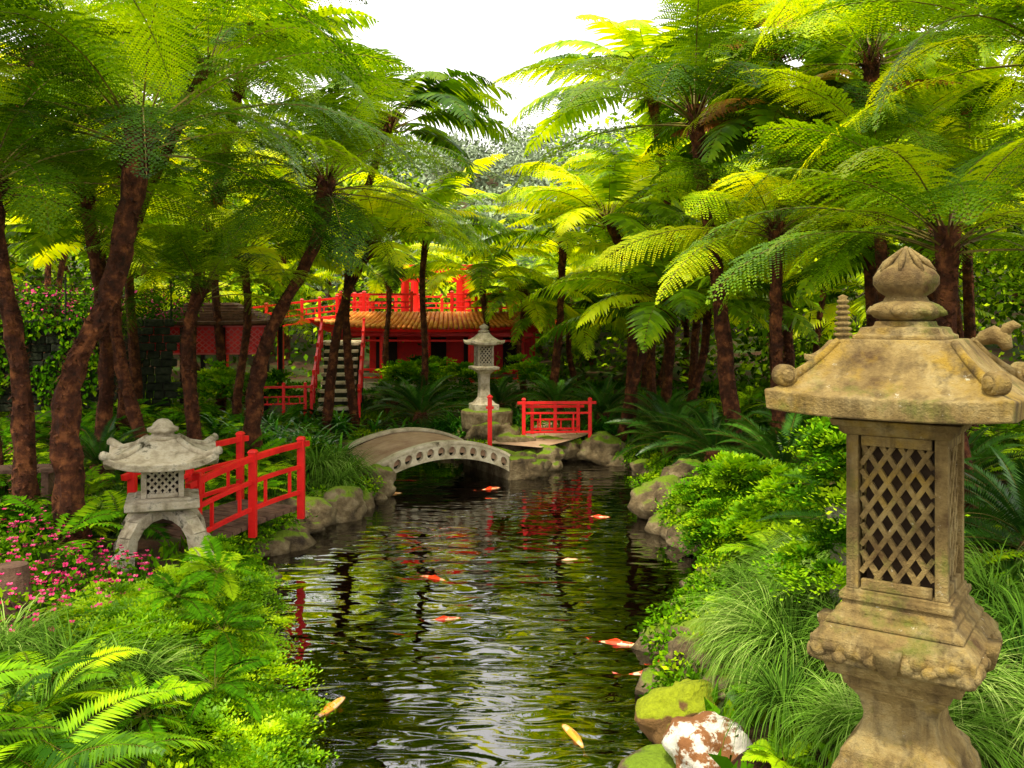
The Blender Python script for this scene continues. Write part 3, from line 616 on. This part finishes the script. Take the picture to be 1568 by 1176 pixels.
# tall ringed-spire lantern standing behind the near one
z0=hz(2.28,6.3); e=empty('stone_lantern',(2.28,6.3,z0),-.5)
g=Geo(); g.loft([(-.2,.20),(.12,.20),(.16,.13),(.3,.09),(.8,.085),(.9,.12),(.95,.14),(1.0,.12)],6); g.obj('pedestal',STONEG,e,.008)
g=Geo(); g.roof(.08,2.62-z0,.22,2.50-z0,.04,.12,lift=.03); g.obj('roof',STONE,e,.005)
g=Geo(); g.loft([(1.0,.10),(2.46-z0,.10)],6); g.obj('chamber',STONE,e,.01)
g=Geo(); sec=[(2.61-z0,.07)]
for i in range(7):
    a=2.64-z0+.033*i*1.15; r=.062*(1-.06*i); sec+=[(a,r*.65),(a+.006,r),(a+.024,r),(a+.030,r*.65)]
sec+=[(2.915-z0,.035),(2.93-z0,.004)]
g.loft(sec,16); g.obj('ringed_spire',STONE,e,smooth=True)
clumped('leafy_shrub',FERN,[((2.12,6.0,1.15),.3),((2.3,5.8,1.6),.3),((2.2,5.9,1.9),.22)],40,.18,150,.05)
small_lantern(-.56,18.2,.95,.88,1.72,mat=STONEG,rz=.3)
e=empty('stone_pedestal',(-.5,18.2,.42)); g=Geo(); rock_geo(g,(0,0,.0),(.62,.6,.5),3,4); g.obj('rock_base',ROCK,e,smooth=True)
g=Geo(); g.loft([(.1,.5),(.42,.52),(.47,.5)],20); g.obj('round_top',ROCK,e,.02)
# ------------------------------------------------------------------ left lantern with curved legs
LL=empty('stone_lantern',(-3.36,8.8,0),.35)
g=Geo(); g.roof(.13,1.60,.50,1.42,.07,.25,lift=.10,pw=1.5); g.obj('roof',STONEG,LL,.01)
g=Geo()
for k in range(4):
    R=Matrix.Rotation(k*pi/2,4,'Z'); pts=[R@Vector(p) for p in((.14,-.14,1.60),(.25,-.25,1.52),(.38,-.38,1.475),(.50,-.50,1.53))]; g.tube(pts,[.028,.032,.036,.042],8)
g.obj('roof_ridges',STONEG,LL,smooth=True)
g=Geo(); g.loft([(1.59,.15),(1.62,.16),(1.63,.11),(1.655,.10),(1.67,.14),(1.70,.145),(1.72,.10),(1.75,.085),(1.78,.05),(1.79,.01)],16); g.obj('finial',STONEG,LL,smooth=True)
g=Geo();gl=Geo();hw=.19
for sx in(-1,1):
    for sy in(-1,1): g.box((sx*.165,sy*.165,1.21),(.05,.05,.30))
frame_panel(g,gl,hw-.003,1.062,1.358,.05,.02,.07,math.radians(48),0); g.obj('chamber_frame',STONEG,LL,.004); gl.obj('lattice',STONEG,LL)
g=Geo(); g.loft([(1.065,.14),(1.355,.14)]); g.obj('chamber_shade_core',DARK,LL)  # dark block in place of the chamber's inner shade
g=Geo(); g.loft([(.93,.20),(.955,.29),(.97,.33),(1.035,.33),(1.045,.26),(1.06,.24)]); g.obj('platform',STONEG,LL,.01)
g=Geo()
for k in range(4):
    R=Matrix.Rotation(k*pi/2+pi/4,4,'Z')
    path=[(.05,0,.90),(.2,0,.89),(.33,0,.83),(.42,0,.72),(.455,0,.58),(.47,0,.42),(.50,0,.30)]
    path=[R@Vector(p) for p in path]
    for a,b in zip(path[:-1],path[1:]): g.beam(a,b+(b-a)*.12,.15,.11,up=tuple(R.to_3x3()@Vector((.3,0,1))))
    scroll(g,R@Vector((.50,0,.50)),R.to_3x3()@Vector((0,1,0)),.09,.075)
g.obj('curved_legs',STONEG,LL,.012)
# ------------------------------------------------------------------ arch bridge
BR=empty('stone_arch_bridge',(-2.25,14.25,0),math.radians(27)); BL=2.45;BW=1.85;N=30
def bz(t): return .27+.10*t+.34*(4*t*(1-t))**.9
g=Geo()
vs=[];f=[]
for i in range(N+1):
    t=i/N
    for yy,dz in((.03,0),(BW-.03,0),(BW-.03,-.14),(.03,-.14)): vs.append((t*BL,yy,bz(t)+dz+.01))
for i in range(N):
    for k in range(4): f.append((i*4+k,i*4+(k+1)%4,(i+1)*4+(k+1)%4,(i+1)*4+k))
f+= [(3,2,1,0),(N*4,N*4+1,N*4+2,N*4+3)]
g.add(vs,f)
g.obj('deck',PAVE,BR)
for side,y0 in(('near_parapet',0.0),('far_parapet',BW)):
    g=Geo(); bays=13; Hh=.25; K=16
    for bI in range(bays):
        t0=bI/bays;t1=(bI+1)/bays
        outer=[];inner=[]
        for k in range(K):
            a=2*pi*k/K; c_,s_=math.cos(a),math.sin(a); m=max(abs(c_),abs(s_)); ox,oz=c_/m,s_/m
            tx=(t0+t1)/2+(t1-t0)/2*ox; outer.append((tx*BL,y0,bz(tx)+.03-Hh/2+oz*Hh/2))
            tx=(t0+t1)/2+(t1-t0)/2*.66*c_; inner.append((tx*BL,y0,bz(tx)+.03-Hh/2-.005+s_*Hh*.31))
        g.add(outer+inner,[(k,(k+1)%K,K+(k+1)%K,K+k) for k in range(K)])
    o=g.obj(side,CONC,BR); sm=o.modifiers.new('s','SOLIDIFY'); sm.thickness=.10; sm.offset=0
    g=Geo(); 
    for i in range(N): 
        t,t2=i/N,(i+1)/N; g.beam((t*BL,y0,bz(t)+.05),(t2*BL,y0,bz(t2)+.05),.15,.045)
    g.obj('coping',CONC,BR)
g=Geo()
for i in range(N):
    t,t2=i/N,(i+1)/N; g.beam((t*BL,.10,bz(t)-.09),(t2*BL,.10,bz(t2)-.09),.02,.2); g.beam((t*BL,BW-.10,bz(t)-.09),(t2*BL,BW-.10,bz(t2)-.09),.02,.2)
g.obj('recess_shade_strips',WALLM,BR)  # dark strips behind the parapet holes, painted shade of the recess
g=Geo(); g.box((-.25,BW/2,.02),(.5,BW+.1,.5)); g.box((BL+.27,BW/2,.08),(.54,BW+.1,.54)); g.obj('abutments',ROCK,BR,.05)
g=Geo(); pts=[(.0,16.6),(.9,18.2),(1.2,20),(.3,22)]
C=catmull(np.array(pts,float),False,8)
vs=[];f=[]
for i,(x,y) in enumerate(C):
    d=C[min(i+1,len(C)-1)]-C[max(i-1,0)]; d=d/np.linalg.norm(d); nx_,ny_=-d[1],d[0]
    for s in(-.6,.6): vs.append((x+nx_*s,y+ny_*s,max(hz(x+nx_*s,y+ny_*s),.36)+.05))
for i in range(len(C)-1): f.append((2*i,2*i+2,2*i+3,2*i+1))
g.add(vs,f); g.obj('garden_path',PAVE)
# ------------------------------------------------------------------ red railings
def railing(parent,p0,p1,h,nposts,arch=0,name='railing',mid=(.55,.25),w=.055):
    g=Geo(); p0=Vector(p0);p1=Vector(p1)
    def at(t,dz): 
        p=p0.lerp(p1,t); p.z+=dz+arch*4*t*(1-t); return p
    for i in range(nposts):
        t=i/(nposts-1); a=at(t,-.15); b=at(t,h+.04); g.beam(a,b,w*1.25,w*1.25,up=(0,1,0)); g.loft([(0,w*.8),(.03,w*.55),(.04,.002)],4,M=Matrix.Translation(b))
    S=max(8,nposts)
    ov=.12/max((p1-p0).length,.1)
    for hh,tw in [(h-.02,w)]+[(h*m,w*.7) for m in mid]:
        for i in range(S):
            t0=-ov+(1+2*ov)*i/S;t1=-ov+(1+2*ov)*(i+1)/S
            if hh<h-.03: t0=i/S;t1=(i+1)/S
            g.beam(at(t0,hh),at(t1,hh),tw,tw)
    nb=(nposts-1)*2
    for i in range(nb):
        t=(i+.5)/nb; g.beam(at(t,h*mid[-1]),at(t,h*mid[0]),w*.55,w*.55,up=(0,1,0))
    return g.obj(name,RED,parent,.004)
FB=empty('red_footbridge',(0,0,0))
A=Vector((-3.22,9.35,.36));B=Vector((-2.48,10.75,.54)); off=Vector((-.85,.45,0))
railing(FB,A,B,.74,3,.04,'near_railing',w=.065,mid=(.62,.22)); railing(FB,A+off,B+off,.74,3,.04,'far_railing',w=.065,mid=(.62,.22))
g=Geo()
for i in range(12):
    t0=i/12;t1=(i+.9)/12; a=A.lerp(B,t0)+off*.5; b=A.lerp(B,t1)+off*.5; a.z+=.04*4*t0*(1-t0)-.03; b.z+=.04*4*t1*(1-t1)-.03; g.beam(a,b,.9,.05)
g.obj('deck',WOODM,FB,.004)
e=empty('red_railing',(.22,17.15,0)); 
railing(e,(0,0,.38),(1.25,.1,.38),.76,2,0,'front_rail',mid=(.72,.25)); railing(e,(.18,1.0,.35),(1.1,1.1,.35),.62,3,0,'back_rail')
e=empty('red_post',(-.40,16.5,0)); g=Geo(); g.loft([(.2,.04),(1.28,.04)]); g.loft([(1.281,.055),(1.30,.055),(1.34,.005)]); g.box((0,0,1.1),(.14,.03,.05)); g.obj('post',RED,e,.004)
# ------------------------------------------------------------------ pavilion
PV=empty('tea_pavilion',(-2.2,26.0,0),math.radians(-6)); PV.scale=(1.14,1,1.02)
g=Geo(); g.box((0,1.5,.62),(5.4,4.6,.5)); g.obj('base',STONEG,PV,.03)
g=Geo()
for x in(-2.3,-1.2,-.1,1.0,2.2):
    for y in(-.5,3.3): g.loft([(.86,.09),(2.3,.09)],12,c=(x,y))
for y in(-.5,3.3): g.box((0,y,2.2),(5.0,.14,.16)); g.box((0,y,2.0),(4.8,.06,.06))
for x in(-2.3,2.2): g.box((x,1.4,2.1),(.12,3.8,.14))
for x0,x1 in((-2.3,-1.2),(-1.2,-.1),(1.0,2.2)): g.box(((x0+x1)/2,-.5,1.2),(x1-x0-.2,.05,.06)); g.box(((x0+x1)/2,-.5,.98),(x1-x0-.2,.05,.05))
g.box((-.1,3.2,1.5),(4.6,.08,1.3))
g.obj('lower_frame',RED,PV,.01)
g=Geo(); g.roof(1.9,2.78,2.55,2.32,.08,2.2,lift=.28,asp=1.15,K=6,m=12); o=g.obj('tiled_eaves',RED,PV,loc=(0,1.5,0))
g=Geo()
for k in range(44):
    x=-2.75+5.5*k/43; f0=abs(x)/2.95; zl=.24*min(abs(x)/2.93,1)**3
    g.tube([(x*.80,1.5-1.95,2.77),(x*.9,1.5-2.25,2.53),(x,1.5-2.58,2.36+zl)],[.05,.052,.055],6)
g.obj('roof_tiles',TILE,PV,smooth=True)
g=Geo(); g.box((0,1.5,2.72),(4.6,3.9,.14)); g.obj('terrace_floor',CONC,PV,.01)
for p,q,n in [((-2.3,-.42,2.79),(-.5,-.42,2.79),4),((.5,-.42,2.79),(2.3,-.42,2.79),4),((-2.3,-.42,2.79),(-2.3,3.2,2.79),6),((2.3,-.42,2.79),(2.3,3.2,2.79),6),((-2.3,3.2,2.79),(2.3,3.2,2.79),8)]: railing(PV,p,q,.5,n,0,'terrace_railing',w=.06)
g=Geo()
for x in(-.75,.65):
    for y in(0,1.3): g.loft([(2.79,.11),(3.95,.10)],12,c=(x,y))
for y in(0,1.3):
    g.box((-.05,y,4.02),(2.1,.22,.16)); g.box((-.05,y,3.72),(1.7,.1,.12))
g.obj('upper_frame',RED,PV,.01)
g=Geo()
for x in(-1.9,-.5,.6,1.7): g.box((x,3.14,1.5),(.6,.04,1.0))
g.obj('doorways',DARK,PV)  # dark panels on the back wall, standing in for shade in door openings
e=empty('red_walkway',(0,0,0)); railing(e,(-8.2,25,2.35),(-4.9,25.6,2.75),.5,8,0,'front_rail',w=.06)
g=Geo(); g.beam((-8.2,25.6,2.3),(-4.9,26.2,2.7),1.2,.14)
for t in(.05,.5,.95): p=Vector((-8.2,25.6,0)).lerp(Vector((-4.9,26.2,0)),t); g.box((p.x,p.y,1.5),(.16,.16,1.9))
g.obj('deck',RED,e,.01)
# stone steps with red side rails
e=empty('garden_stairs',(-3.78,19.6,.62),.12); g=Geo(); g2=Geo()
for i in range(9):
    g.box((0,.26*i+.13,.165*(i+1)-.03),(.78,.32,.065)); g2.box((0,.26*i+.17,(.165*(i+1)-.065)/2-.15),(.72,.255,.165*(i+1)-.065+.3))
g.box((0,2.9,1.47),(1.0,1.0,.08)); g2.box((0,2.9,.6),(.9,.95,1.64))
g.obj('treads',CONC,e,.008); g2.obj('risers',WALLM,e)
for x in(-.50,.50): railing(e,(x,-.1,.1),(x,2.4,1.5),.5,6,0,'stair_rail',w=.05)
railing(e,(-1.5,-.3,.15),(-.62,-.2,.15),.5,3,0,'landing_rail',w=.05)
clumped('leafy_shrub',FERN,[((-2.6,22.3,1.1),.5),((-1.2,23.2,1.0),.55),((-2.2,23.8,1.1),.6),((.4,23,1.1),.6),((-5.3,19.8,1.0),.5),((-6.2,19.3,1.1),.6)],30,.35,120,.12)
# hut
HU=empty('garden_hut',(-7.0,21.4,0),.08)
g=Geo()
for x in(-1.4,-.45,.45,1.4):
    for y in(-.9,.9): g.box((x,y,1.6),(.1,.1,2.0))
g.box((0,-.9,2.56),(3.0,.12,.1)); g.box((0,.9,2.56),(3.0,.12,.1)); g.obj('posts',DARK,HU,.01)
g=Geo(); g.box((.92,-.93,2.2),(.9,.03,.6)); g.box((-.92,-.93,2.2),(.85,.03,.6)); g.box((0,-.93,2.2),(.85,.03,.6)); g.obj('red_panels',RED,HU)
g=Geo()
for cx in(-.92,0,.92): lattice(g,.8,.52,.02,.12,math.radians(40),Matrix.Translation((cx,-.96,2.2)))
g.box((0,-.965,2.51),(2.8,.04,.04)); g.box((0,-.965,1.9),(2.8,.04,.04)); g.obj('lattice',surf('pink_lattice',[(.6,.08,.08),(.75,.16,.14)],4),HU)
g=Geo(); g.roof(.35,3.05,1.25,2.62,.07,1.0,lift=.06,asp=1.45,K=6); g.obj('shingle_roof',SHING,HU,.01)
g=Geo()
for k in range(1,9):
    f=k/9; hwk=.35+.9*f; zk=2.62+(3.05-2.62)*(1-f)**1.7; 
    for s in(-1,1): g.beam((-hwk*1.45,s*hwk,zk+.012),(hwk*1.45,s*hwk,zk+.012),.05,.03); g.beam((s*hwk*1.45,-hwk,zk+.012),(s*hwk*1.45,hwk,zk+.012),.05,.03)
g.obj('shingle_courses',SHING,HU)
# left stone wall with fence
e=empty('stone_wall',(-9.6,18.2,0),.35); g=Geo()
for r in range(11):
    x=-4.5
    while x<2.6:
        w=rng.uniform(.15,.4); g.box((x+w/2,rng.normal()*.03,.95+r*.165),(w-.012,.34,.155)); x+=w
g.obj('blocks',WALLM,e,.025)
n=5000; tx=rng.uniform(-4.5,2.6,n); tz=.9+1.9*rng.random(n)
P=np.stack([-9.6+tx*math.cos(.35)+.22*math.sin(.35),18.2+tx*math.sin(.35)-.22*math.cos(.35),tz],1); P=P[pn(P,12,2.0)>-.1]; m=len(P)
D=norm(rng.normal(0,.5,(m,3))+np.array([.1,-.3,-.8])); S=norm(np.cross(D,np.array([.34,-.94,0])+rng.normal(0,.3,(m,3))))
link('climbing_ivy',qmesh('climbing_ivy',kites(P,D,S,rng.uniform(.08,.16,m),rng.uniform(.05,.09,m)),None,(FERN,)),color=(.5,.55,.5))
e=empty('wire_fence',(-9.6,18.3,2.75),.35); g=Geo()
for i in range(8): g.tube([(-4.4+i,0,-.1),(-4.4+i,0,.85)],[.02,.02],6)
for k in range(5): g.tube([(-4.4,0,.1+k*.17),(2.6,0,.1+k*.17)],[.005,.005],4)
g.obj('posts_and_wires',WALLM,e)
blobs('flowering_hedge',FERN,[((-10.8+i*.7,18.6+.2*i,3.0),(.6,.5,.4)) for i in range(6)],.09,2200)
Q=[];Vv=[]
for i in range(6):
    q,v=blob((-10.8+i*.7,18.4+.2*i,3.05),(.62,.52,.42),90,.08); Q.append(q);Vv.append(v)
link('hedge_flowers',qmesh('hedge_flowers',np.concatenate(Q),np.concatenate(Vv),(PINK,)),color=(1,1.5,1.3))
e=empty('wooden_bench',(-5.9,10.6,hz(-5.9,10.6)),.2); g=Geo()
for k in range(4): g.box((0,-.17+.11*k,.42),(1.2,.09,.04))
for x in(-.5,.5): g.box((x,0,.2),(.08,.4,.4))
g.obj('slats',WOODM,e,.005)
# ------------------------------------------------------------------ koi
def koi_mesh():
    g=Geo(); n=10; sec=[(-.5,.004,.02),(-.42,.02,.03),(-.3,.045,.055),(-.1,.075,.085),(.1,.085,.095),(.28,.075,.085),(.4,.055,.06),(.47,.03,.035),(.5,.008,.01)]
    vs=[]
    for x,w,h in sec:
        yo=.04*math.sin((x-.5)*4)*(.5-x)
        for j in range(n): a=2*pi*j/n; vs.append((x,yo+w*math.cos(a),h*math.sin(a)))
    f=[(i*n+j,i*n+(j+1)%n,(i+1)*n+(j+1)%n,(i+1)*n+j) for i in range(len(sec)-1) for j in range(n)]; g.add(vs,f)
    g.add([(-.46,.03,.01),(-.66,.12,.05),(-.60,.06,.0),(-.68,.0,-.02)],[(0,1,2),(0,2,3)])
    for s in(-1,1): g.add([(.22,s*.07,-.02),(.14,s*.19,-.03),(.04,s*.17,-.03),(.13,s*.07,-.02)],[(0,1,2,3)])
    g.add([(.12,0,.09),(-.02,0,.14),(-.22,0,.07)],[(0,1,2)])
    me=bpy.data.meshes.new('koi'); me.from_pydata(g.v,[],g.f); me.materials.append(KOI); me.polygons.foreach_set('use_smooth',[True]*len(g.f)); return me
KM=koi_mesh()
OR=(.95,.06,.005);GO=(.85,.34,.04);WH=(.8,.5,.3)
for x,y,col,s,a in [(-.82,9.66,OR,.40,2.6),(.893,7.76,OR,.42,-.3),(.18,15.7,OR,.5,1.2),(-.35,14.6,OR,.42,.6),(-1.87,14.25,GO,.35,0),(-.62,8.38,OR,.34,.2),(-1.3,6.48,GO,.45,1.2),(1.1,7.13,OR,.48,.2),(1.3,7.5,OR,.5,.9),(.41,6.05,GO,.42,1.9),(.64,10.4,WH,.28,.2),(1.2,12.6,OR,.34,-.2)]:
    link('koi_fish',KM,None,(x,y,-.015),(0,0,a),(s,)*3,col)
# ------------------------------------------------------------------ light, sky, camera
w=bpy.data.worlds.new('World'); sc.world=w; w.use_nodes=True; nt=w.node_tree; nt.nodes.clear()
out=nt.nodes.new('ShaderNodeOutputWorld'); bg=nt.nodes.new('ShaderNodeBackground'); bg.inputs['Strength'].default_value=.15
sky=nt.nodes.new('ShaderNodeTexSky'); sky.sky_type='NISHITA'; sky.sun_disc=False; sky.sun_elevation=math.radians(64); sky.sun_rotation=math.radians(205); sky.dust_density=3
tc=nt.nodes.new('ShaderNodeTexCoord'); nn=nt.nodes.new('ShaderNodeTexNoise'); nn.inputs['Scale'].default_value=2.2; nn.inputs['Detail'].default_value=5; nt.links.new(tc.outputs['Generated'],nn.inputs[0])
cr=nt.nodes.new('ShaderNodeValToRGB'); cr.color_ramp.elements[0].position=.3; cr.color_ramp.elements[0].color=(.74,.71,.69,1); cr.color_ramp.elements[1].position=.7; cr.color_ramp.elements[1].color=(1,.97,.92,1); nt.links.new(nn.outputs['Fac'],cr.inputs[0])
vm=nt.nodes.new('ShaderNodeVectorMath'); vm.operation='SCALE'; vm.inputs['Scale'].default_value=17; nt.links.new(cr.outputs[0],vm.inputs[0])
mx=nt.nodes.new('ShaderNodeMix'); mx.data_type='RGBA'; mx.inputs[0].default_value=.92; nt.links.new(sky.outputs[0],mx.inputs[6]); nt.links.new(vm.outputs[0],mx.inputs[7]); nt.links.new(mx.outputs[2],bg.inputs[0]); nt.links.new(bg.outputs[0],out.inputs[0])
sl=bpy.data.lights.new('sun','SUN'); sl.energy=5.0; sl.angle=math.radians(5); sl.color=(1,.92,.70); so=bpy.data.objects.new('sun',sl); so.rotation_euler=(math.radians(26),0,math.radians(-25)); so.location=(0,0,20); COL.objects.link(so)
cam=bpy.data.cameras.new('camera'); cam.lens=32.14; cam.sensor_width=36; cam.shift_y=-.0689; cam.clip_start=.05; cam.clip_end=2000
co=bpy.data.objects.new('camera',cam); co.location=(0,0,2.8); co.rotation_euler=(pi/2,0,0); COL.objects.link(co); sc.camera=co
